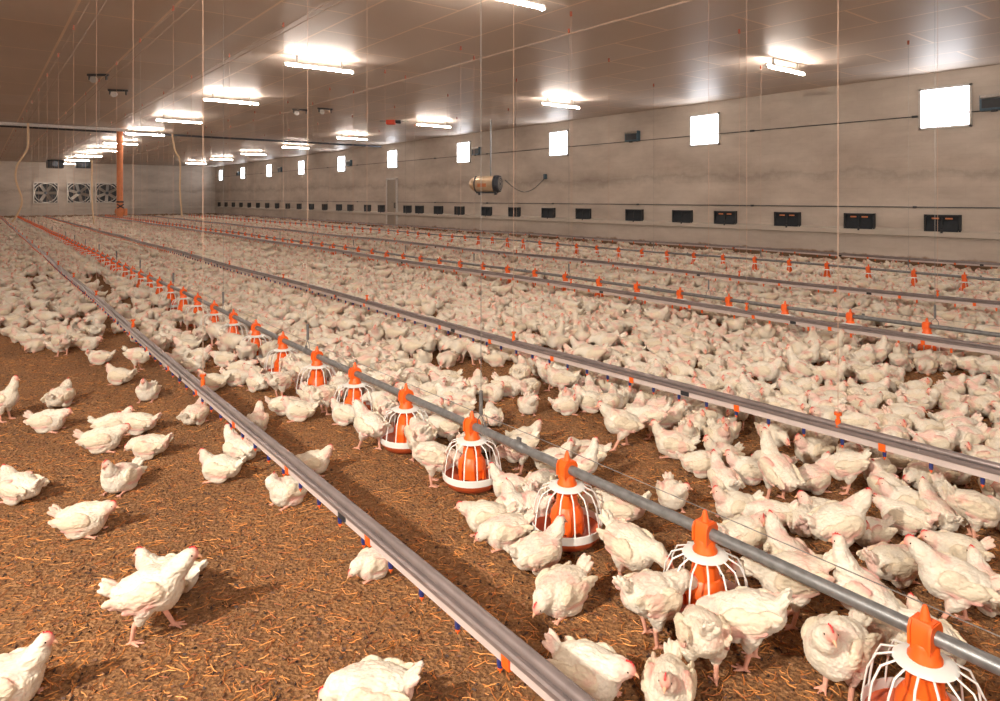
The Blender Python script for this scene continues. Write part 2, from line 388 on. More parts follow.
# ------------------------------------------------------------------ feeding and drinking lines
XA, XB, XC, XD, XE, XF, XG, XI = 1.29, 2.365, 4.05, 7.40, 8.12, 10.5, 13.75, 17.05
HP = .365
NAME = {'A': 'nearest drinker line', 'B': 'near feed pipe', 'C': 'second drinker line', 'D': 'third drinker line', 'E': 'second feed pipe', 'F': 'fourth drinker line', 'G': 'third feed pipe', 'I': 'drinker line by the wall'}
def sag(y, s): return .012*math.sin(y*.7+s)
def drinker(key, X, ystart, h, ph):
    e = empty('drinker_line', (X, 0, 0))
    lab = {'A': 'metal drinker line running diagonally through the left foreground', 'C': 'metal drinker line crossing the middle, beyond the near orange feeders', 'D': 'metal drinker line just in front of the second row of orange feeders',
           'F': 'metal drinker line just beyond the second row of orange feeders', 'I': 'thin metal drinker line closest to the concrete wall'}[key]
    tag(e, lab, 'drinker line', 'nipple drinker lines along the house')
    ys = np.arange(ystart, 64.1, 1.0)
    # round stabiliser on top of an extruded channel
    def sweep(poly, mat, name):
        bm = bmesh.new(); prev = None
        for y in ys:
            ring = [bm.verts.new((x, y, z+h+sag(y, ph))) for x, z in [(1.05*x, 1.1*z if z < 0 else z) for x, z in poly]]
            if prev:
                for i in range(len(poly)): bm.faces.new((prev[i], prev[(i+1) % len(poly)], ring[(i+1) % len(poly)], ring[i]))
            else: bm.faces.new(ring)
            prev = ring
        bm.faces.new(prev)
        b = MB(); b.bm.free(); b.bm = bm
        return b.build(name, mat, e, smooth=35)
    top = [(.004+.019*math.cos(a), .021+.018*math.sin(a)) for a in np.linspace(-.35, PI+.35, 10)]
    sweep(top, M['alu'], 'stabiliser_rail')
    sweep([(-.031, -.008), (-.031, .006), (-.024, .012), (.024, .012), (.031, .006), (.031, -.008), (.022, -.012), (-.022, -.012)], M['alu'], 'channel')
    sweep([(-.017, -.045), (-.017, -.012), (.017, -.012), (.017, -.045)], M['pvc'], 'water_pipe')
    nip = MB().lathe([(.0, 0), (.011, 0), (.011, -.028), (.009, -.03), (.009, -.036), (.0, -.036)], 8).mesh('nipple', M['blue'], 40)
    tip = MB().lathe([(.0, -.034), (.0085, -.034), (.0085, -.044), (.003, -.046), (.002, -.055), (0, -.055)], 8).mesh('nipple_tip', M['orange'], 40)
    n = 0; y = ystart+.1; rest = []
    while y < 64:
        z = h+sag(y, ph)-.053
        if n < 90 and key in 'AC':
            a = link('nipple', nip, e, (0, y, z)); link('nipple_tip', tip, a, (0, 0, 0))
        else: rest.append((y, z))
        n += 1; y += .235 if key in 'AC' else .47
    b = MB()
    for y, z in rest: b.box((0, y, z-.022), (.016, .016, .044))
    o = b.build('nipple', M['red'] if key == 'A' else M['orange'], e, smooth=None); o['kind'] = 'stuff'
    y = 1.6 if key == 'A' else ystart+.4; n = 0
    clip = MB()
    clip.prism([(-.023, -.057), (-.027, -.013), (.027, -.013), (.023, -.057)], -.018, .018)
    cm = clip.mesh('saddle_clip', M['orange'], None)
    while y < 64 and n < 68:
        link('saddle_clip', cm, e, (0, y, h+sag(y, ph))); y += .92; n += 1
    # dark couplings
    cm = MB().box((0, 0, -.02), (.05, .07, .05), bevel=.004).mesh('coupling', M['dark'], None)
    y = {'A': Yof(346, XA)}.get(key, ystart+1.5)
    while y > ystart+3: y -= 3
    while y < 62: link('coupling', cm, e, (0, y, h+sag(y, ph))); y += 3
    return e
drinker('A', XA, -1.5, .36, 0.); drinker('C', XC, -1.5, .365, 1.); drinker('D', XD, -.5, .36, 2.); drinker('F', XF, 0, .36, .5); drinker('I', XI, .5, .34, .2)

def feed_pipe(key, X, ystart, ph):
    e = empty('feed_pipe', (X, 0, 0))
    tag(e, {'B': 'long grey feed pipe carrying the near row of orange feeders', 'E': 'grey feed pipe carrying the second row of orange feeders', 'G': 'grey feed pipe carrying the row of feeders nearest the wall'}[key], 'feed pipe', 'grey feed pipes')
    ys = np.arange(ystart, 64.1, 1.)
    MB().tube([(0, y, HP+sag(y, ph)) for y in ys], .0235, 14).build('pipe', M['pipe'], e)
    MB().tube([(.01, y, HP+.085+sag(y, ph)) for y in ys], .0022, 5).build('shock_wire', M['wire'], e)
    cm = MB().lathe([(.0235, -.05), (.0275, -.045), (.0275, .045), (.0235, .05)], 14, axis='Y').box((0, 0, .034), (.012, .03, .03)).mesh('coupling', M['pipe'], 40)
    y = Yof(519, XB) if key == 'B' else ystart+1
    while y < 62: link('coupling', cm, e, (0, y, HP+sag(y, ph))); y += 3.05
feed_pipe('B', XB, -1.5, .3); feed_pipe('E', XE, -.5, 1.3); feed_pipe('G', XG, 0, 2.3)

def feeder_parts():
    P = {}
    h = MB()
    h.lathe([(.0, .335), (.036, .335), (.041, .325), (.041, .305), (.050, .292), (.050, .282), (.0, .282)], 24)
    # saddle hugging the pipe and its pointed top
    pr = [(-.038, .315), (-.038, .385), (-.026, .408), (-.017, .412), (-.009, .440), (-.004, .452), (.004, .452), (.009, .440), (.017, .412), (.026, .408), (.038, .385), (.038, .315)]
    h.prism([(x*.9, z) for x, z in pr[:3]]+[(x*.9, z) for x, z in pr[-3:]], -.03, .03)
    h.lathe([(.0, .452), (.006, .452), (.010, .44), (.016, .415), (.022, .395), (.0, .395)], 12)
    for s in (-1, 1): h.prism([(-.043, .33), (-.043, .383), (-.03, .404), (.03, .404), (.043, .383), (.043, .33)], s*.03-.004, s*.03+.004)
    P['hanger'] = h.mesh('hanger', M['orange'], 40)
    i = MB(); i.lathe([(.046, .285), (.044, .24), (.052, .235), (.056, .185), (.062, .182), (.082, .15), (.086, .115), (.074, .112), (.074, .06), (.0, .06)], 24)
    for k in range(6):
        a = k*PI/3; i.box((.078*math.cos(a), .078*math.sin(a), .085), (.012, .03, .06), Euler((0, 0, a)))
    P['feed_cone'] = i.mesh('feed_cone', M['orange'], 30)
    P['pan'] = MB().lathe([(.0, .035), (.12, .035), (.163, .062), (.173, .064), (.170, .045), (.145, .014), (.12, .006), (.0, .006)], 32).mesh('pan', M['orange_dark'], 40)
    P['rim'] = MB().lathe([(.173, .060), (.177, .058), (.180, .096), (.176, .098)], 32, close=True).mesh('rim', M['white'], 40)
    P['grill_ring'] = MB().lathe([(.047, .286), (.083, .280), (.092, .272), (.088, .268), (.047, .276)], 28, close=True).mesh('grill_ring', M['white'], 40)
    P['spoke'] = MB().tube([(.085, 0, .274), (.135, 0, .252), (.160, 0, .20), (.170, 0, .14), (.177, 0, .085)], .0038, 6).mesh('spoke', M['white'], 60)
    return P
FP = feeder_parts()
def merged(parts, name):     # one mesh with several materials for the far copies
    bm = bmesh.new(); mats = []
    for me, rz in parts:
        t = bmesh.new(); t.from_mesh(me); bmesh.ops.rotate(t, verts=t.verts, matrix=Matrix.Rotation(rz, 3, 'Z'))
        m = me.materials[0]
        if m not in mats: mats.append(m)
        for f in t.faces: f.material_index = mats.index(m)
        tmp = bpy.data.meshes.new('t'); t.to_mesh(tmp); t.free(); bm.from_mesh(tmp); bpy.data.meshes.remove(tmp)
    me = bpy.data.meshes.new(name); bm.to_mesh(me); bm.free()
    for m in mats: me.materials.append(m)
    return me
far_feeder = merged([(FP[k], 0) for k in ('hanger', 'feed_cone', 'pan', 'rim', 'grill_ring')]+[(FP['spoke'], 2*PI*k/14) for k in range(14)], 'pan_feeder')
FB = [Yof(p, XB) for p in (925, 705, 567, 472, 406, 355, 317, 283)]
while FB[-1] < 62.5: FB.append(FB[-1]+.81)
FB = [FB[0]-.81]+FB
FE = [Yof(927, XE)+.81*k for k in range(-3, 74)]
FG = [Yof(694, XG)+.81*k for k in range(-8, 62)]
for key, X, ys, ph in (('B', XB, FB, .3), ('E', XE, FE, 1.3), ('G', XG, FG, 2.3)):
    k = 0
    for y in ys:
        px, py, z = project(X, y, .2)
        dz = sag(y, ph)
        vis = px < 1010 and z > 0
        rank = k if vis else None
        if vis: k += 1
        rowname = {'B': 'near row', 'E': 'second row', 'G': 'row nearest the wall'}[key]
        if not vis: lab = 'orange pan feeder just outside the right edge, %s' % rowname
        elif rank < 24: lab = 'orange pan feeder with white grill, %s from the right in the %s' % (ORD[rank], rowname)
        else: lab = 'tiny distant orange pan feeder at the far end of the %s' % rowname
        if z < 9 and key == 'B' or z < 9 and key == 'E':
            e = empty('pan_feeder', (X, y, dz), random.uniform(-.1, .1))
            for n_ in ('hanger', 'feed_cone', 'pan'): link(n_, FP[n_], e)
            g = link('grill', FP['grill_ring'], e); g2 = link('rim', FP['rim'], g)
            for q in range(14):
                s = link('spoke', FP['spoke'], g); s.rotation_euler = (0, 0, 2*PI*(q+.5)/14)
        else: e = link('pan_feeder', far_feeder, None, (X, y, dz))
        tag(e, lab, 'feeder', 'orange pan feeders hung from the feed pipes')

# suspension cords
pul = MB().lathe([(0, -.01), (.02, -.01), (.016, 0), (.02, .01), (0, .01)], 12, axis='Y').box((0, 0, .035), (.02, .03, .05)).mesh('pulley', M['dullred'], 40)
def cordset(key, X, ys, orange, cat='suspension cord'):
    for i, y in enumerate(ys):
        if y > 61: break
        e = empty('suspension_cord', (X, y, 0))
        px, py, z = project(X, y, .4)
        if not (0 < px < 1005): lab = 'thin cord above the %s, outside the picture edge' % NAME[key]
        elif i < 9: lab = 'thin vertical cord holding the %s, %s from the camera' % (NAME[key], ORD[i])
        else: lab = 'faint distant cord hanging to the far part of the %s' % NAME[key]
        tag(e, lab, 'cord', 'suspension cords between ceiling and lines')
        top = CH_-.1
        lo = .42 if orange else .60
        MB().tube([(0, 0, lo), (0, 0, top)], .0022, 5).build('cord', M['cord'] if (orange or i % 2) else M['wire'], e)
        link('pulley', pul, e, (0, 0, top+.03))
        if orange:
            MB().lathe([(0, .375), (.016, .375), (.016, .425), (.010, .43), (.010, .45), (.022, .455), (.022, .47), (0, .47)], 10).build('adjuster', M['orange'], e)
        else:
            MB().lathe([(0, .46), (.012, .462), (.012, .60), (0, .605)], 10).tube([(0, 0, .46), (0, .035, .42), (0, .035, .36), (0, 0, .335), (0, -.035, .36), (0, -.035, .42), (0, 0, .46)], .003, 5).build('adjuster', M['pipe'], e)
a0 = Yof(203, XA)
cordset('A', XA, [a0+2.78*k for k in range(30)], True)
b0 = Yof(481, XB)
cordset('B', XB, [b0+2.66*k for k in range(30)], False)
c0 = Yof(838, XC)
cordset('C', XC, [c0+3.07*k for k in range(30)], True)
cordset('E', XE, [2.81+2.83*k for k in range(30)], False)
cordset('D', XD, [4.6+3.07*k for k in range(20)], True)
cordset('F', XF, [3.6+3.07*k for k in range(20)], True)
cordset('G', XG, [5.2+3.0*k for k in range(20)], False)
# winch cables running along just under the ceiling, with battens
for key, X in (('A', XA), ('B', XB), ('C', XC), ('E', XE)):
    e = MB().tube([(X, YB+1, CH_-.09), (X, L-1, CH_-.09)], .004, 5).tube([(X+.22, YB+1, CH_-.03), (X+.22, L-1, CH_-.03)], .007, 6).build('winch_cable', M['batten'])
    tag(e, 'winch cable stretched along the ceiling above the %s' % NAME[key], 'cable', 'winch cables under the ceiling')

# cross auger pipe under the ceiling, its drop tube and hoses
YC = 32.7
e = MB().tube([(XL+.2, YC, CH_-.12), (WX-.3, YC+.5, CH_-.12)], .05, 10).build('cross_auger_pipe', M['fan'])
tag(e, 'dark pipe crossing under the ceiling from side to side', 'pipe')
m_ = MB().box((-.5, YC-.6, CH_-.09), (11, .16, .12)).build('ceiling_beam', M['frame'], smooth=None)
tag(m_, 'pale metal tray crossing the ceiling at the far left', 'beam')
e = empty('drop_tube', (4.77, YC-.2, 0))
tag(e, 'orange vertical drop tube hanging from ceiling before the exhaust fans', 'tube')
MB().tube([(0, 0, 1.25), (0, 0, CH_)], .125, 12).build('tube', M['orange_tube'], e)
MB().lathe([(0, .95), (.1, .95), (.2, 1.15), (.17, 1.3), (0, 1.3)], 12).box((.22, 0, 1.15), (.12, .1, .3)).build('outlet', M['orange_tube'], e)
MB().lathe([(.13, 1.55), (.15, 1.55), (.15, 1.62), (.13, 1.62)], 12, close=True).box((0, -.15, 1.4), (.3, .04, .05), Euler((0, .6, 0))).box((0, -.15, 1.4), (.3, .04, .05), Euler((0, -.6, 0))).build('bracket', M['dark'], e)
def at(px, py, z):
    xc = (px-500)/F*z; return Vector((xc*CT+z*ST, -xc*ST+z*CT, CAMH-(py-HZ)*z/F))
def smooth_path(pts, n=8):
    out = []
    for i in range(len(pts)-1):
        p0, p1, p2, p3 = pts[max(i-1, 0)], pts[i], pts[i+1], pts[min(i+2, len(pts)-1)]
        for t in np.linspace(0, 1, n, endpoint=False):
            out.append(.5*((2*p1)+(-p0+p2)*t+(2*p0-5*p1+4*p2-p3)*t*t+(-p0+3*p1-3*p2+p3)*t**3))
    return out+[pts[-1]]
def hose(pts, z, lab, r=.035):
    o = MB().tube(smooth_path([at(x, y, z) for x, y in pts]), r, 8).build('water_hose', M['hose']); tag(o, lab, 'hose', 'beige hoses hanging from the ceiling')
hose([(28, 123), (28, 145), (24, 155), (17, 166), (16, 180), (22, 200), (18, 213), (12, 222)], 26, 'wavy beige hose hanging from ceiling at the far left', .035)
hose([(172, 133.5), (175, 150), (180, 162), (180, 190), (182, 217)], 29, 'beige hose bending down between the two rows of ceiling lights', .035)
hose([(92, 160), (92, 200), (94, 224)], 36, 'straight beige hose hanging before the exhaust fans', .04)

# canister heater
e = empty('canister_heater', at(487, 184, 25.4)); 
e.rotation_euler = (0, 0, -TH-.35)
tag(e, 'round metal canister heater hanging before the right wall', 'heater')
M['heater'] = plain('cream_metal', (205, 180, 150), .4, .3, var=.15, scale=3)
MB().lathe([(.0, -.68), (.14, -.68), (.22, -.6), (.27, -.5), (.30, -.42), (.31, .35), (.0, .35)], 24, axis='X').build('drum', M['heater'], e)
MB().lathe([(.29, .32), (.33, .32), (.33, .42), (.29, .42)], 24, axis='X', close=True).lathe([(.27, -.44), (.31, -.44), (.31, -.38), (.27, -.38)], 24, axis='X', close=True).build('ring', M['fan'], e)
MB().lathe([(0, .52), (.31, .52), (.33, .46), (.30, .40), (.0, .40)], 24, axis='X').build('fan_guard', M['fan'], e)
b = MB()
for k in range(8):
    a = k*PI/4; b.tube([(.54, .06*math.cos(a), .06*math.sin(a)), (.50, .3*math.cos(a), .3*math.sin(a))], .01, 4)
for r_ in (.08, .16, .24): b.lathe([(r_, .535), (r_+.015, .535), (r_+.015, .55), (r_, .55)], 20, axis='X', close=True)
b.build('guard_wire', M['steel'], e)
MB().tube([(.15, 0, .3), (.15, 0, CH_-at(487, 184, 25.4).z)], .03, 8).build('hanging_pipe', M['pipe'], e)
MB().box((-.1, -.3, -.05), (.35, .05, .13)).build('badge', M['orange_tube'], e, smooth=None)
MB().box((0, 0, -.33), (.8, .25, .05)).box((.35, 0, -.37), (.08, .1, .1)).box((-.3, 0, -.37), (.08, .1, .1)).build('foot', M['fan'], e, smooth=None)
p0 = at(505, 180, 25.); p1 = Vector((WX-.05, Yof(546, WX), 2.55))
pts = [p0.lerp(p1, t)+Vector((0, 0, -.5*math.sin(PI*t))) for t in np.linspace(0, 1, 14)]
o = MB().tube(pts, .014, 6).build('power_cable', M['dark']); tag(o, 'thin cable looping from the canister heater to the wall', 'cable')
o = MB().box((WX-.05, Yof(546, WX), 2.6), (.1, .12, .2), bevel=.01).build('wall_socket', M['teal']); tag(o, 'small dark blue socket on wall right of the heater', 'socket')
# orange sensor box on the ceiling
e = empty('ceiling_motor', at(393, 121, 25.5)); e.rotation_euler = (0, 0, -TH)
tag(e, 'small red winch motor hanging under the ceiling', 'motor')
z_ = CH_-at(393, 121, 25.5).z
MB().box((-.08, 0, 0), (.34, .3, .28), bevel=.03).build('housing', M['red'], e)
MB().lathe([(0, .1), (.09, .1), (.11, .25), (.1, .3), (0, .3)], 12, axis='X').build('motor_end', M['dark'], e)
MB().box((.1, 0, (.14+z_)/2), (.06, .1, z_-.14)).tube([(-.5, 0, z_-.04), (.6, 0, z_-.04)], .03, 6).build('mount', M['steel'], e, smooth=None)

# exhaust fans on the back wall
for i, p in enumerate((46, 79, 107)):
    u = (p-500)/F; z = (L-.1)/(CT-u*ST); X = z*(u*CT+ST); h = CAMH+5*z/F
    e = empty('exhaust_fan', (X, L, h)); 
    tag(e, ['left of three big exhaust fans on the far wall', 'middle of three big exhaust fans on the far wall', 'right of three big exhaust fans, beside the orange drop tube'][i], 'fan', 'exhaust fans on the far wall')
    f = MB(); w = .84
    for s_ in (-1, 1): f.box((s_*w, -.1, 0), (.07, .2, 2*w)); f.box((0, -.1, s_*w), (2*w, .2, .07))
    for sx in (-1, 1):
        for sz in (-1, 1): f.box((sx*.68, -.19, sz*.68), (.42, .02, .06), Euler((0, sx*sz*PI/4, 0)))
    f.lathe([(.76, -.2), (.80, -.2), (.80, -.02), (.76, -.02)], 28, axis='Y', close=True)
    f.build('housing', M['steel'], e, smooth=40)
    MB().box((0, -.02, 0), (1.6, .02, 1.6)).build('shutter', M['dark'], e, smooth=None)
    b = MB()
    for k in range(6):
        a = k*PI/3+i*.3; R = Matrix.Rotation(a, 4, 'Y')
        bm2 = bmesh.ops.create_cube(b.bm, size=1, matrix=R @ Matrix.Translation((.42, -.1, 0)) @ Matrix.Rotation(.5, 4, 'X') @ Matrix.Diagonal((.6, .015, .25, 1)))
    b.build('blades', M['steel'], e, smooth=None)
    MB().lathe([(0, -.2), (.12, -.2), (.14, -.06), (0, -.06)], 14, axis='Y').build('hub', M['fan'], e)
for i, p in enumerate((55, 84)):
    c = at(p, 164.2, 52); e = empty('ceiling_duct', (c.x, c.y, c.z)); tag(e, ['dark vent duct under the ceiling above the left exhaust fan', 'dark vent duct under the ceiling, right of its twin'][i], 'duct', 'dark ducts under the ceiling at the far end')
    zt = CH_-c.z
    MB().box((0, 0, 0), (1.1, .9, .62), bevel=.06).build('duct_box', M['dark'], e)
    MB().lathe([(0, .3), (.3, .3), (.3, zt), (0, zt)], 14).build('collar', M['dark'], e)
    MB().lathe([(0, -.47), (.22, -.47), (.25, -.44), (0, -.44)], 14, axis='Y').build('lens', M['fan'], e)

# small pipework on the ceiling near left
for i, (px, py) in enumerate(((98, 78), (118, 93), (300, 112), (325, 111))):
    z = 2.86*F/(HZ-py); c = at(px, py, z)
    e = empty('cable_roller', (c.x, c.y, CH_)); e.rotation_euler = (0, 0, -TH+.2*i)
    tag(e, ['round pulley bracket under the ceiling at upper left, behind cords', 'dark roller bracket near the round pulley bracket at upper left', 'left of two dark roller brackets right of the second ceiling light', 'right of two dark roller brackets right of the second ceiling light'][i], 'bracket', 'roller brackets under the ceiling')
    MB().box((0, 0, -.03), (.5, .06, .05)).box((-.2, 0, -.09), (.03, .05, .12)).box((.2, 0, -.09), (.03, .05, .12)).build('bracket', M['dark'], e, smooth=None)
    MB().lathe([(0, -.03), (.08, -.03), (.06, 0), (.08, .03), (0, .03)], 14, (-.1, 0, -.14), axis='Y').build('pulley', M['steel'], e)

# ------------------------------------------------------------------ chickens
WHITE, CREAM, PINK, FACE, LEG, RED = (.74, .695, .62), (.73, .65, .52), (.72, .36, .33), (.72, .21, .18), (.74, .38, .29), (.66, .08, .07)
def chain(pts, rs, col, n=5):
    out = []
    for (a, ra), (b, rb) in zip(zip(pts, rs), zip(pts[1:], rs[1:])):
        a, b = Vector(a), Vector(b); m = max(2, int((b-a).length/(min(ra, rb)*.45))+1)
        for t in np.linspace(0, 1, m): out.append((a.lerp(b, t), (ra+(rb-ra)*t,)*3, None, col))
    return out
def chicken_prims(kind):
    """list of (centre, radii, rotation, colour); bird faces +X, stands on z=0"""
    P = []; sit = kind[0] == 's'
    bz = .095 if sit else .195
    pitch = {'stand': -.12, 'walk': -.2, 'peck': .28, 'tall': -.45, 'eat': .15}.get(kind, -.05 if kind != 's_low' else .06)
    R = Matrix.Rotation(pitch, 3, 'Y')
    O = Vector((0, 0, bz))
    def B(c, r, rot=(0, 0, 0), col='w'):
        P.append((O+R @ Vector(c), r, (R @ Euler(rot).to_matrix()), col))
    B((0, 0, 0), (.132, .090, .086)); B((.055, 0, -.008), (.088, .090, .088)); B((-.075, 0, .002), (.085, .074, .066))
    B((.09, 0, .012), (.062, .06, .066))
    # tail of stubby feathers
    for a, dz in ((-.25, 0), (0, .012), (.25, 0), (-.12, .02), (.12, .02)):
        B((-.158, a*.09, .038+dz), (.052, .014, .012), (0, .62, -a*1.3), 'w')
    B((-.125, 0, .022), (.045, .04, .03), (0, .4, 0))
    # wings with a pointed tip, a skin streak below
    for s in (-1, 1):
        B((.03, s*.080, .018), (.062, .022, .046), (0, .15, s*.08), 'c')
        B((-.03, s*.087, .010), (.085, .017, .040), (0, .05, s*.02), 'c')
        B((-.105, s*.072, .022), (.062, .011, .022), (0, .02, -s*.18), 'c')
        B((-.09, s*.068, .006), (.06, .011, .02), (0, -.1, -s*.18), 'w')
        B((-.02, s*.084, -.030), (.075, .0105, .016), (0, .0, 0), 'p')
        if kind in ('s_fluff', 'tall', 's_side'): B((.03, s*.07, .055), (.05, .02, .012), (0, .2, 0), 'p')
    # neck and head per pose
    sh = O+R @ Vector((.11, 0, .035))
    yaw = 0
    if kind == 's_up': n1, hd = (.022, 0, .03), (.038, 0, .066)
    elif kind == 's_fwd': n1, hd = (.035, .0, .012), (.068, .0, .026)
    elif kind == 's_low': n1, hd = (.035, .01, -.012), (.068, .02, -.04)
    elif kind == 's_side': n1, hd, yaw = (.03, .03, .035), (.03, .065, .055), 1.5
    elif kind == 's_back': n1, hd, yaw = (.02, -.03, .035), (-.02, -.055, .05), -2.3
    elif kind == 's_fluff': n1, hd = (.01, 0, .035), (.03, 0, .06)
    elif kind == 'stand': n1, hd = (.025, 0, .04), (.045, 0, .085)
    elif kind == 'tall': n1, hd = (.02, 0, .055), (.03, .0, .118)
    elif kind == 'walk': n1, hd = (.04, 0, .04), (.07, 0, .072)
    elif kind == 'peck': n1, hd = (.06, 0, -.03), (.105, 0, -.105)
    elif kind == 'eat': n1, hd = (.06, 0, .01), (.12, .0, -.02)
    else: n1, hd = (.025, .02, .035), (.04, .04, .072); yaw = .9
    A = sh+Vector(n1); H = sh+Vector(hd)
    P += chain([O+R @ Vector((.075, 0, .02)), A, H], (.060, .043, .028), 'w')
    Ry = Matrix.Rotation(yaw, 3, 'Z'); tilt = .5 if kind in ('peck', 's_low') else .12
    Rh = Ry @ Matrix.Rotation(tilt, 3, 'Y')
    def Hd(c, r, col): P.append((H+Rh @ Vector(c), r, Rh, col))
    Hd((.006, 0, .004), (.031, .024, .025), 'h'); Hd((.020, 0, .001), (.020, .0165, .017), 'f'); Hd((.040, 0, -.004), (.013, .006, .0065), 'b')
    Hd((.018, 0, -.018), (.010, .007, .012), 'f')
    if kind not in ('x',): Hd((.012, 0, .025), (.018, .005, .008), 'r')
    # legs
    if sit:
        for s in (-1, 1):
            P.append((Vector((-.01, s*.062, .045)), (.07, .03, .045), Euler((0, 0, 0)).to_matrix(), 'w'))
            P += chain([(.03, s*.055, .016), (.085, s*.058, .008)], (.012, .007), 'l')
            for a in (-.45, 0, .45): P += chain([(.085, s*.058, .007), (.085+.035*math.cos(a), s*.058+.035*math.sin(a), .005)], (.006, .004), 'l')
    else:
        for s in (-1, 1):
            dx = {'walk': .075*s}.get(kind, .012*s); dx0 = dx*.35
            hip = O+R @ Vector((-.012, s*.05, -.045)); knee = Vector((hip.x+.012+dx0, s*.05, .098)); ank = Vector((knee.x-.012+dx*.2, s*.05, .082)); ft = Vector((knee.x+.004+dx*.6, s*.05, .010))
            P += chain([hip, knee], (.046, .022), 'w'); P += chain([knee, ank, ft], (.015, .012, .0092), 'l')
            for a, l in ((-.5, .045), (0, .055), (.5, .045), (PI, .022)):
                q = ft+Vector((l*math.cos(a), l*math.sin(a), -.005))
                P += chain([ft, q], (.0075, .0042), 'l')
    return P, H, Rh
ICO = {}
def ico(sub):
    if sub not in ICO:
        b = bmesh.new(); bmesh.ops.create_icosphere(b, subdivisions=sub, radius=1)
        ICO[sub] = (np.array([v.co for v in b.verts]), [[v.index for v in f.verts] for f in b.faces]); b.free()
    return ICO[sub]
def remeshed(kind, voxel, sm, thick=1.0):
    P, H, Rh = chicken_prims(kind)
    if thick != 1.0: P = [(c, tuple(x*thick for x in r) if col in 'lb' else r, R, col) for c, r, R, col in P]
    V, Fc, n = [], [], 0
    for c, r, R, col in P:
        v, f = ico(3 if max(r) > .03 else 2)
        v = (v*np.array(r))
        if R is not None: v = v @ np.array(R).T
        V.append(v+np.array(c)); Fc += [[i+n for i in q] for q in f]; n += len(v)
    me = bpy.data.meshes.new('tmp'); me.from_pydata(np.concatenate(V).tolist(), [], Fc)
    o = bpy.data.objects.new('tmp', me); C.objects.link(o)
    m = o.modifiers.new('r', 'REMESH'); m.mode = 'VOXEL'; m.voxel_size = voxel
    s = o.modifiers.new('s', 'SMOOTH'); s.factor = .5; s.iterations = sm
    dg = bpy.context.evaluated_depsgraph_get(); out = bpy.data.meshes.new_from_object(o.evaluated_get(dg))
    bpy.data.objects.remove(o); bpy.data.meshes.remove(me)
    return out, P, H, Rh
COLS = {'w': WHITE, 'c': CREAM, 'p': PINK, 'h': (.76, .47, .39), 'f': FACE, 'l': LEG, 'r': RED, 'b': (.70, .42, .28)}
def colourise(me, P, seed, detail=True):
    n = len(me.vertices); co = np.empty(n*3); me.vertices.foreach_get('co', co); co = co.reshape(-1, 3)
    nr = np.empty(n*3); me.vertices.foreach_get('normal', nr); nr = nr.reshape(-1, 3)
    D = np.empty((len(P), n))
    for i, (c, r, R, col) in enumerate(P):
        d = co-np.array(c)
        if R is not None: d = d @ np.array(R)
        r = np.array(r); k = np.linalg.norm(d/r, axis=1); D[i] = (k-1)*r.min()*(.75 if col in 'pfr' else 1)
    codes = [p[3] for p in P]; keys = list(COLS)
    DK = np.stack([D[[i for i, c in enumerate(codes) if c == k]].min(0) if k in codes else np.full(n, 9.) for k in keys])
    wgt = np.exp(-(DK-DK.min(0))/.0022); wgt /= wgt.sum(0)
    col = (wgt[:, :, None]*np.array([COLS[k] for k in keys])[:, None, :]).sum(0)
    feather = wgt[keys.index('w')]+wgt[keys.index('c')]+.4*wgt[keys.index('p')]
    ns = np.array([noise.noise(Vector((p[0]*22+seed*7, p[1]*30, p[2]*30))) for p in co])
    ns2 = np.array([noise.noise(Vector((p[0]*9+seed*3, p[1]*9+5, p[2]*9))) for p in co])
    pk = np.clip((ns2-.27)*5, 0, 1)*feather*.55
    col = col*(1-pk[:, None])+np.array(PINK)*1.12*pk[:, None]
    cr = np.clip((ns+.05)*2.5, 0, 1)*feather*.45
    col = col*(1-cr[:, None])+np.array(CREAM)*cr[:, None]
    vein = np.array([noise.noise(Vector((p[0]*16+seed*5, p[1]*55, p[2]*55+3))) for p in co])
    vn = np.clip(1-np.abs(vein)*9, 0, 1)*np.clip(ns2*3+.6, 0, 1)*feather*.5
    col = col*(1-vn[:, None])+np.array((.66, .40, .34))*vn[:, None]
    if detail:
        f1 = np.array([noise.noise(Vector((p[0]*26+seed*11, p[1]*75, p[2]*75))) for p in co])
        f2 = np.array([noise.noise(Vector((p[0]*90, p[1]*170+seed, p[2]*170))) for p in co])
        off = feather*(ns*.005+(-np.abs(f1)+.25)*.0065+f2*.002)
        off = np.where(co[:, 2] < .012, np.minimum(off, 0)*0, off)
        co = co+nr*off[:, None]; co[:, 2] = np.maximum(co[:, 2], .001)
    else:
        co = co+nr*(feather*ns*.010)[:, None]
    me.vertices.foreach_set('co', co.astype(np.float32).ravel())
    a = me.color_attributes.new('Col', 'FLOAT_COLOR', 'POINT')
    a.data.foreach_set('color', np.concatenate([np.clip(col, 0, 1), np.ones((n, 1))], 1).astype(np.float32).ravel())
    me.polygons.foreach_set('use_smooth', [True]*len(me.polygons)); me.update()
KINDS = ['s_up', 's_fwd', 's_low', 's_side', 's_back', 's_fluff', 'stand', 'tall', 'walk', 'peck', 'eat', 'turn']
HI, MID, LOW, FAR, HEADS = {}, {}, {}, {}, {}
def decim(me, ratio):
    o = bpy.data.objects.new('tmp', me); C.objects.link(o); m = o.modifiers.new('d', 'DECIMATE'); m.ratio = ratio
    dg = bpy.context.evaluated_depsgraph_get(); out = bpy.data.meshes.new_from_object(o.evaluated_get(dg)); bpy.data.objects.remove(o)
    return out
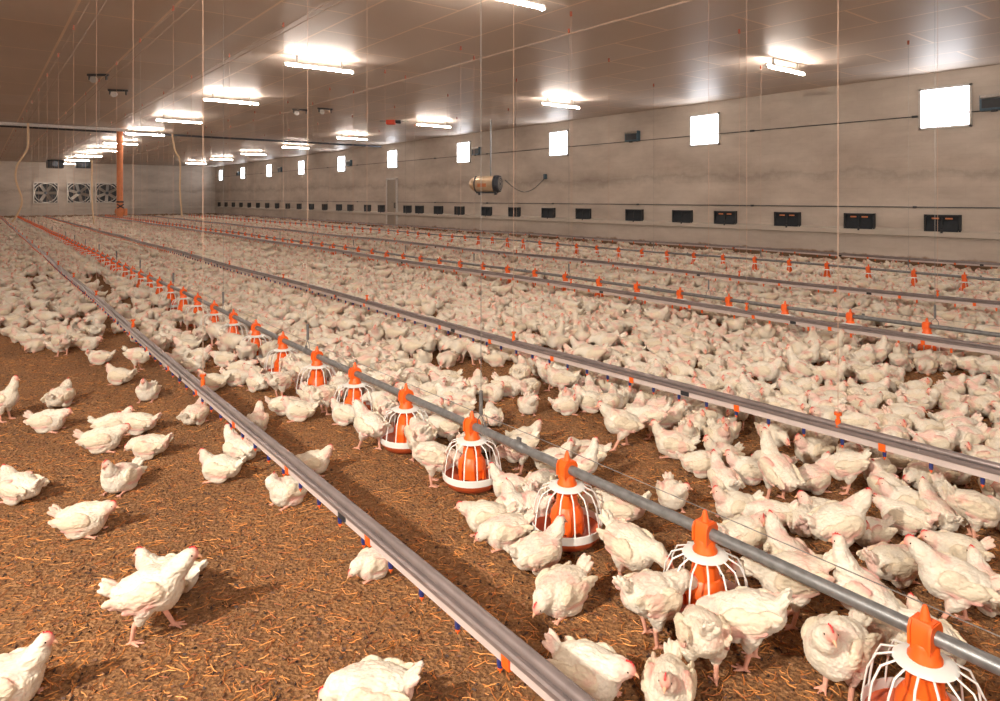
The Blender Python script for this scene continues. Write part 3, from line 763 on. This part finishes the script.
for i, k in enumerate(KINDS):
    me, P, H, Rh = remeshed(k, .0042, 3); colourise(me, P, i); me.materials.append(M['chicken']); me.name = 'chicken'; HI[k] = me; HEADS[k] = (H, Rh)
    me, P, H, Rh = remeshed(k, .0075, 2, 1.3); colourise(me, P, i, False)
    MID[k] = me
    LOW[k] = decim(me, min(1, 700/len(me.polygons)/2*1.0)); FAR[k] = decim(me, min(1, 130/len(me.polygons)/2))
    me.materials.append(M['chicken']); me.name = 'chicken'
def arr(me):
    n = len(me.vertices); v = np.empty(n*3, np.float32); me.vertices.foreach_get('co', v)
    c = np.empty(n*4, np.float32); me.color_attributes['Col'].data.foreach_get('color', c)
    me.calc_loop_triangles(); t = np.empty(len(me.loop_triangles)*3, np.int32); me.loop_triangles.foreach_get('vertices', t)
    return v.reshape(-1, 3), c.reshape(-1, 4), t.reshape(-1, 3)
LOWA = {k: arr(m) for k, m in LOW.items()}; FARA = {k: arr(m) for k, m in FAR.items()}
comb_me = None
def head_parts(kind):
    H, Rh = HEADS[kind]; out = {}
    def T(mb, name, mat):
        me = mb.mesh(name, mat, 50); me.transform(Matrix.Translation(H) @ Rh.to_4x4()); return me
    b = MB(); b.prism([(-.008, .018), (-.010, .027), (-.003, .025), (.003, .031), (.008, .027), (.014, .032), (.018, .025), (.026, .023), (.026, .014)], -.0022, .0022)
    bmesh.ops.translate(b.bm, verts=b.bm.verts, vec=(.002, 0, .005)); out['comb'] = T(b, 'comb', M['comb'])
    b = MB(); b.tube([(.030, 0, -.001), (.042, 0, -.002), (.050, 0, -.006), (.054, 0, -.011)], [.0085, .0065, .004, .001], 8)
    out['beak'] = T(b, 'beak', M['beak'])
    for s in (-1, 1):
        b = MB(); b.lathe([(0, -.0015), (.0028, -.0012), (.0036, 0), (.0028, .0012), (0, .0015)], 10, (.015, s*.0238, .007), axis='Y')
        out['eye%d' % s] = T(b, 'eye', M['eye'])
    return out
HP_ = {k: head_parts(k) for k in KINDS}
GROUP = 'white broiler chickens on the litter'
def place(kind, X, Y, rz, sc, label, lod):
    o = link('chicken', HI[kind] if lod == 0 else MID[kind], None, (X, Y, 0))
    o.rotation_euler = (0, 0, rz); o.scale = (sc*.91, sc*1.02, sc)
    tag(o, label, 'chicken', GROUP)
    if lod == 0:
        hp = HP_[kind]
        for k, me in hp.items(): link(k.rstrip('-1') if k.startswith('eye') else k, me, o)
    return o
# (contact px, py, heading: 0 right / 90 away / 180 left / 270 to camera, pose, scale, label)
HAND = [
 (150,636,8,'walk',1.16,'large white chicken walking right in the lower left foreground, casting a shadow'),
 (168,596,176,'s_up',1.08,'chicken lying behind the walking one at lower left, head to the left'),
 (2,708,12,'stand',1.12,'chicken cut off by the bottom left corner, head to the right'),
 (83,534,4,'s_fwd',1.05,'chicken lying alone at left, tail to the left, above the walking one'),
 (20,501,165,'s_fluff',1.05,'chicken lying at the left edge with a pink bare side'),
 (221,480,178,'s_up',1.0,'chicken lying on litter left of the drinker line, below the standing one'),
 (240,461,150,'stand',1.05,'chicken standing close left of the drinker line, facing left'),
 (195,424,80,'stand',1.0,'chicken standing left of the drinker line, seen from behind, right of the watching one'),
 (213,390,190,'s_up',1.0,'chicken with raised head lying just under the drinker line'),
 (148,400,280,'stand',1.0,'chicken standing upright facing the camera, above the resting cluster at left'),
 (138,371,10,'eat',1.0,'chicken stooping just behind the upright one at left'),
 (120,384,175,'s_up',1.0,'chicken lying left of the upright facing one, head left'),
 (100,364,200,'s_side',.95,'small pinkish chicken lying just above the left resting ones'),
 (60,407,95,'s_fluff',1.1,'chicken with stretched neck at left, seen from behind'),
 (48,431,4,'s_fwd',1.05,'chicken lying below the stretched one at left, facing right'),
 (3,421,5,'tall',1.0,'chicken standing at the left edge with raised head, facing right'),
 (112,434,20,'s_up',1.0,'upper left chicken of the resting cluster left of centre'),
 (139,433,184,'s_fwd',1.0,'upper right chicken of the resting cluster, facing left'),
 (102,451,15,'s_fwd',1.1,'left chicken of the resting cluster, tail to the left'),
 (150,457,178,'s_low',1.0,'right chicken of the resting cluster, tail to the right'),
 (121,490,262,'stand',1.05,'chicken standing in front of the resting cluster, facing the camera'),
 (62,356,150,'eat',1.0,'chicken standing with bent neck at left, beneath the dense flock'),
 (88,350,0,'s_fwd',1.0,'chicken lying right of the bent one at left edge of flock'),
 (28,345,10,'s_low',1.0,'chicken lying low at left edge just below the flock'),
 (257,431,100,'stand',.92,'chicken behind the drinker line, right of the standing pair'),
 (289,503,230,'s_back',1.0,'chicken lying under the drinker line with head turned back'),
 (312,474,5,'s_up',.95,'chicken lying right behind the drinker line, head to the right'),
 (374,575,215,'s_low',.80,'small chicken half hidden behind the drinker line in the foreground'),
 (374,716,176,'s_low',1.12,'chicken lying at the bottom edge, tail to the right, left of the drinker line'),
 (588,694,325,'s_fwd',1.1,'chicken lying right of the drinker line at bottom, head to the right'),
 (669,708,250,'s_fluff',1.0,'chicken cut off by the bottom edge, right of the drinker line'),
 (562,609,220,'s_low',1.1,'chicken lying alone on litter below the third feeder, head down to the left'),
 (538,569,25,'stand',1.05,'chicken standing at the left of the third feeder, looking into the pan'),
 (487,531,185,'s_fwd',1.0,'leftmost chicken of the huddle left of the third feeder, head left'),
 (506,545,195,'s_low',1.0,'lowest chicken of the huddle left of the third feeder'),
 (514,522,110,'s_fluff',1.0,'chicken in the middle of the huddle left of the third feeder'),
 (534,521,280,'s_side',1.0,'chicken pressed between the huddle and the third feeder'),
 (511,500,165,'stand',.95,'chicken standing upright between the third and fourth feeders'),
 (540,498,70,'s_low',1.0,'chicken lying under the feed pipe behind the huddle'),
 (621,540,150,'eat',1.05,'chicken feeding at the right side of the third feeder'),
 (583,488,10,'tall',.85,'chicken peering over the feed pipe behind the third feeder'),
 (588,464,170,'s_side',1.0,'chicken lying beyond the pipe above the third feeder, curled head'),
 (525,448,25,'s_up',.95,'chicken lying beyond the pipe, left of the curled one, facing right'),
 (630,584,310,'eat',1.1,'chicken stooping left of the second feeder, behind another'),
 (652,641,25,'eat',1.12,'chicken standing at the left side of the second feeder'),
 (702,680,85,'peck',1.05,'chicken seen from behind in front of the second feeder'),
 (748,664,150,'peck',1.15,'chicken leaning into the second feeder from lower right'),
 (792,622,168,'eat',1.18,'large chicken at the right of the second feeder, tail to the right'),
 (838,698,215,'turn',1.15,'chicken standing between the first and second feeders, facing the camera'),
 (866,641,140,'tall',1.1,'tall chicken standing behind the feed pipe between first and second feeders'),
 (672,506,265,'s_side',.95,'chicken sitting on bare litter beyond the pipe, round, facing the camera'),
 (724,492,100,'stand',.95,'chicken standing just below the second drinker line'),
 (736,520,190,'s_up',1.0,'chicken with raised head lying below the second drinker line'),
 (745,550,20,'s_back',1.05,'chicken with pink back patch beyond the pipe near the second feeder'),
 (790,577,105,'stand',1.12,'chicken standing right behind the pipe above the second feeder'),
 (838,561,8,'walk',1.15,'big chicken striding right in the crowd at lower right'),
 (824,528,176,'s_up',1.0,'chicken with red comb left behind the striding one'),
 (905,532,140,'s_fwd',1.0,'chicken lying right of the striding one, head to upper left'),
 (892,581,20,'s_low',1.05,'chicken crouching with head down right of the tall one'),
 (955,625,160,'walk',1.15,'large chicken walking left near the right edge'),
 (957,566,172,'s_fwd',1.0,'chicken lying behind the large one near the right edge'),
 (974,540,350,'peck',1.05,'chicken with lowered head at right edge below the second drinker line'),
 (938,528,90,'stand',1.0,'chicken seen from behind below the second drinker line at right'),
 (778,501,110,'tall',1.1,'tall chicken in front of the second drinker line'),
 (748,482,175,'s_up',1.0,'chicken beneath the second drinker line, left of the tall one'),
 (722,466,200,'stand',1.0,'chicken standing beneath the second drinker line, head to the left'),
 (674,456,170,'stand',1.1,'fluffy chicken standing at edge of the bare patch, beside its twin'),
 (622,448,185,'walk',1.12,'chicken standing alone with visible legs at the bare patch'),
 (650,438,170,'eat',1.0,'chicken between the two standing at the bare patch'),
 (812,491,20,'stand',1.0,'chicken right of the tall one below the second drinker line'),
 (846,492,160,'peck',1.0,'stooping chicken below the second drinker line near the orange cord clip'),
 (887,500,100,'s_fluff',1.0,'fluffy chicken under the second drinker line at right'),
 (905,515,170,'s_up',1.0,'chicken with raised head under the second drinker line at right'),
 (995,612,95,'stand',1.0,'chicken cut off by the right edge in the foreground'),
 (935,660,100,'s_up',.95,'chicken behind the first feeder, seen over the pipe'),
 (895,655,30,'s_low',.95,'chicken partly hidden left behind the first feeder'),
 (805,535,60,'s_fwd',.95,'chicken lying left of the striding one beyond the pipe'),
 (770,528,170,'s_low',.95,'chicken with lowered head beyond the pipe, above the second feeder'),
 (870,545,200,'s_side',.9,'chicken lying just right of the striding one'),
 (528,413,270,'s_side',.95,'round chicken sitting at the upper rim of the bare patch'),
 (566,414,10,'s_back',.95,'chicken with turned head at the upper rim of the bare patch'),
 (370,450,140,'walk',1.1,'chicken standing at the left of the fifth feeder, legs visible'),
 (386,432,110,'eat',1.05,'chicken leaning to the fifth feeder from behind'),
 (346,424,160,'s_up',1.0,'chicken behind the one standing at the fifth feeder'),
 (433,484,15,'peck',1.08,'chicken feeding at the left of the fourth feeder'),
 (280,399,60,'eat',1.0,'chicken standing between drinker line and sixth feeder, back to camera'),
 (325,414,50,'eat',1.0,'chicken standing left of the sixth feeder'),
 (300,420,185,'s_up',1.0,'chicken lying left of the sixth feeder, near the standing one'),
 (283,414,20,'s_low',.95,'chicken lying low left of the sixth feeder'),
 (236,385,0,'s_low',1.0,'chicken lying flat just right of the drinker line'),
 (254,381,150,'s_fwd',.95,'chicken lying above the sixth feeder level, right of the drinker line'),
 (225,366,180,'s_fwd',1.0,'chicken at lower rim of the flock between drinker line and feeders'),
 (200,362,350,'s_up',1.0,'chicken at lower rim of the flock close to the drinker line'),
 (470,433,30,'s_low',.95,'chicken just beyond the pipe above the fourth feeder'),
 (492,426,100,'s_fwd',.95,'chicken lying beside the hanging grey adjuster'),
 (440,437,120,'s_fwd',.95,'chicken behind the pipe between the fourth and fifth feeders'),
]
pts = []; recs = []
for px, py, hd, kind, sc, lab in HAND:
    X, Y = ground(px, py); recs.append(dict(X=X, Y=Y, rz=math.radians(hd)-TH, k=kind, s=sc*.84, lab=lab)); pts.append((X, Y))
# crowd
BARE = [[(-60,330),(12,338),(22,352),(92,352),(100,338),(128,334),(140,352),(175,372),(215,372),(262,395),(330,425),(400,465),(470,490),(500,560),(640,600),(700,900),(-90,900),(-90,330)],
        [(455,425),(500,400),(560,402),(600,425),(650,425),(700,462),(700,530),(640,530),(560,470),(500,455)],
        [(560,480),(640,500),(700,480),(860,500),(940,520),(1100,560),(1100,900),(560,900)],
        [(180,335),(215,345),(250,372),(215,372)],
        [(80,279),(104,277),(118,300),(100,300)], [(22,277),(56,275),(52,285),(22,285)], [(885,378),(960,372),(985,392),(900,398)], [(730,433),(768,430),(775,446),(740,448)],]
def inpoly(x, y, P):
    r = False; j = len(P)-1
    for i in range(len(P)):
        if (P[i][1] > y) != (P[j][1] > y) and x < (P[j][0]-P[i][0])*(y-P[i][1])/(P[j][1]-P[i][1])+P[i][0]: r = not r
        j = i
    return r
cell = .24; grid = {}
def near(X, Y, d):
    i, j = int(X//cell), int(Y//cell); k = int(d//cell)+1
    for a in range(i-k, i+k+1):
        for b in range(j-k, j+k+1):
            for q in grid.get((a, b), ()):
                if (q[0]-X)**2+(q[1]-Y)**2 < d*d: return True
    return False
def put(X, Y): grid.setdefault((int(X//cell), int(Y//cell)), []).append((X, Y))
for X, Y in pts: put(X, Y)
feeders = [(XB, y) for y in FB]+[(XE, y) for y in FE]+[(XG, y) for y in FG]
fgrid = {}
for X, Y in feeders: fgrid.setdefault((int(X), int(Y)), []).append((X, Y))
def nearfeeder(X, Y, d):
    for a in range(int(X)-1, int(X)+2):
        for b in range(int(Y)-1, int(Y)+2):
            for q in fgrid.get((a, b), ()):
                if (q[0]-X)**2+(q[1]-Y)**2 < d*d: return q
    return None
autos = []
pr = random.Random(11)
for t in range(330000):
    X = pr.uniform(-.3, WX-.25); Y = pr.uniform(-.5, L-.4)
    z = X*ST+Y*CT
    if z < 1.2: continue
    px, py, _ = project(X, Y)
    if px < -45 or px > 1050 or py > 740: continue
    d = .178 if z < 14 else (.19 if z < 30 else .22)
    g = noise.noise(Vector((X*1.1, Y*.8, 3.3)))
    if g < -.52: continue
    if any(inpoly(px, py, P) for P in BARE): continue
    if z < 7 and py > 430: d = .22
    if X < XB and py > 285 and z > 4: d = .25
    if near(X, Y, d) or nearfeeder(X, Y, .24): continue
    put(X, Y)
    q = nearfeeder(X, Y, .42)
    if q and pr.random() < .75:
        k = pr.choice(['eat', 'peck', 's_fwd', 'eat']); rz = math.atan2(q[1]-Y, q[0]-X)+pr.uniform(-.4, .4)
    else:
        near_line = min(abs(X-x) for x in (XA, XC, XD, XF)) < .22
        k = pr.choice(['s_up', 's_fwd', 's_low', 's_side', 's_back', 's_fluff', 's_low', 's_side', 's_back', 's_fluff']*3+['stand', 'turn', 'eat', 'eat']) if not near_line else pr.choice(['stand', 's_low', 's_up', 'turn', 's_fluff', 'eat'])
        if 6 < z < 12 and XC+.9 < X < XD-.2 and Y > 1 and noise.noise(Vector((X, Y*.5, 8))) > .25: k = pr.choice(['stand', 'turn', 'tall'])
        rz = pr.uniform(0, 2*PI)
    autos.append(dict(X=X, Y=Y, rz=rz, k=k, s=pr.uniform(.78, .94), z=z, px=px))
autos.sort(key=lambda r: r['z'])
inview = [r for r in autos if -10 < r['px'] < 1010]
NIND = 300-len(recs)
sel = inview[:NIND]; ids = {id(r) for r in sel}; rest = [r for r in autos if id(r) not in ids]
print('chickens', len(recs), len(sel), len(rest), 'z of last single', sel[-1]['z'])
for r in recs: place(r['k'], r['X'], r['Y'], r['rz'], r['s'], r['lab'], 0)
POSE = {'s_up': 'lying with raised head', 's_fwd': 'lying neck forward', 's_low': 'lying head low', 's_side': 'lying head aside', 's_back': 'lying head back', 's_fluff': 'lying puffed up',
        'stand': 'standing', 'tall': 'standing tall', 'walk': 'stepping forward', 'peck': 'pecking', 'eat': 'bending forward', 'turn': 'standing head aside'}
def zone(X):
    if X < XA: return 'left of nearest drinker line'
    if X < XB: return 'before the near feeders'
    if X < XC: return 'just beyond near feeders'
    if X < XD: return 'beyond second drinker line'
    return 'by second feeder row'
for r in sel:
    fx = [y for y in FB if project(XB, y, .2)[0] < 1010 and project(XB, y)[2] > 0]
    # the feeder whose image column is nearest to the bird's
    j = min(range(len(fx)), key=lambda i: abs(project(XB, fx[i])[0]-r['px']))
    r['lab'] = 'chicken %s %s, level with %s feeder' % (POSE[r['k']], zone(r['X']), ORD[j] if j < len(ORD) else 'a far')
bylab = {}
for r in sel: bylab.setdefault(r['lab'], []).append(r)
for lab, q in bylab.items():
    names = {2: ('nearer', 'farther'), 3: ('nearest', 'middle', 'farthest')}.get(len(q))
    if names:
        for r, w in zip(q, names): r['lab'] = w+' '+lab
for r in sel:
    lab = r['lab']
    place(r['k'], r['X'], r['Y'], r['rz'], r['s'], lab, 0 if r['z'] < 6.5 else 1)
# the flock beyond the nearest three hundred: nobody could tell them apart
def flock():
    VV, CC, TT, n = [], [], [], 0
    for r in rest:
        v, c, t = (LOWA if r['z'] < 17 else FARA)[r['k']]
        cs, sn = math.cos(r['rz']), math.sin(r['rz']); s = r['s']
        v = v*np.array((.93, 1.02, 1), np.float32); w = np.empty_like(v); w[:, 0] = (v[:, 0]*cs-v[:, 1]*sn)*s+r['X']; w[:, 1] = (v[:, 0]*sn+v[:, 1]*cs)*s+r['Y']; w[:, 2] = v[:, 2]*s
        q = pr.uniform(0, 1); tint = np.array([1-.05*q, .98-.08*q, .94-.12*q, 1], np.float32)
        VV.append(w); CC.append(c*tint); TT.append(t+n); n += len(v)
    V = np.concatenate(VV).astype(np.float32); Cc = np.concatenate(CC).astype(np.float32); T = np.concatenate(TT).astype(np.int32)
    me = bpy.data.meshes.new('chicken_flock'); me.vertices.add(len(V)); me.vertices.foreach_set('co', V.ravel())
    me.loops.add(T.size); me.loops.foreach_set('vertex_index', T.ravel())
    me.polygons.add(len(T)); me.polygons.foreach_set('loop_start', np.arange(0, T.size, 3, dtype=np.int32))
    me.update(calc_edges=True)
    me.polygons.foreach_set('use_smooth', np.ones(len(T), bool))
    a = me.color_attributes.new('Col', 'FLOAT_COLOR', 'POINT'); a.data.foreach_set('color', Cc.ravel())
    me.materials.append(M['flock']); me.validate()
    o = link('chicken_flock', me); tag(o, 'dense flock of white chickens filling the floor into the distance', 'chickens', None, 'stuff')
    print('flock verts', len(V))
flock()
for d in (LOW, FAR):
    for m in d.values(): bpy.data.meshes.remove(m)

# straw and shavings lying on the litter near the camera
def straw(n, name, label, cols, lr, wr, seed):
    r = np.random.default_rng(seed); V, Fc, Cl = [], [], []; k = 0
    while k < n:
        px = r.uniform(-60, 1060); z = r.uniform(1.7, 9)**1.0
        if r.random() > (1.3 if z < 4 else 5/z): continue
        xc = (px-500)/F*z; X, Y = xc*CT+z*ST, -xc*ST+z*CT
        if X < -1 or Y < -.6: continue
        a = r.uniform(0, PI); l = r.uniform(*lr); w = r.uniform(*wr); h = r.uniform(.001, .006); tl = r.uniform(-.3, .3)*l
        bx, by = math.cos(a)*l/2, math.sin(a)*l/2; nx, ny = -math.sin(a)*w, math.cos(a)*w
        bend = r.uniform(-.15, .15)*l
        i = len(V)
        z0 = max(.001, h-tl/2); z1 = max(.001, h+tl/2)
        V += [(X-bx-nx, Y-by-ny, z0), (X-bx+nx, Y-by+ny, z0), (X-bx, Y-by, z0+w*1.2),
              (X+bend*nx/w/1-nx, Y+bend*ny/w-ny, h), (X+bend*nx/w+nx, Y+bend*ny/w+ny, h), (X+bend*nx/w, Y+bend*ny/w, h+w*1.2),
              (X+bx-nx, Y+by-ny, z1), (X+bx+nx, Y+by+ny, z1), (X+bx, Y+by, z1+w*1.2)]
        for q in (0, 3):
            Fc += [(i+q, i+q+3, i+q+5, i+q+2), (i+q+1, i+q+2, i+q+5, i+q+4), (i+q, i+q+1, i+q+4, i+q+3)]
        c = np.array(cols[r.integers(len(cols))])*r.uniform(.75, 1.15); Cl += [tuple(c)+(1,)]*9
        k += 1
    me = bpy.data.meshes.new(name); me.from_pydata(V, [], Fc)
    a = me.color_attributes.new('Col', 'FLOAT_COLOR', 'POINT'); a.data.foreach_set('color', np.array(Cl, np.float32).ravel())
    me.materials.append(M['straw']); o = link(name, me); tag(o, label, name.replace('_', ' '), None, 'stuff')
g = lambda *c: s2l(c)[:3]
straw(24000, 'straw', 'short golden orange straw pieces strewn over the brown litter', [g(208,136,66), g(194,116,52), g(222,150,80), g(160,90,45)], (.012, .06), (.0008, .0024), 1)
straw(16000, 'wood_shavings', 'dark brown crumbs and shavings of the litter', [g(80,48,30), g(110,70,42), g(150,105,70), g(60,38,26)], (.006, .018), (.002, .005), 2)
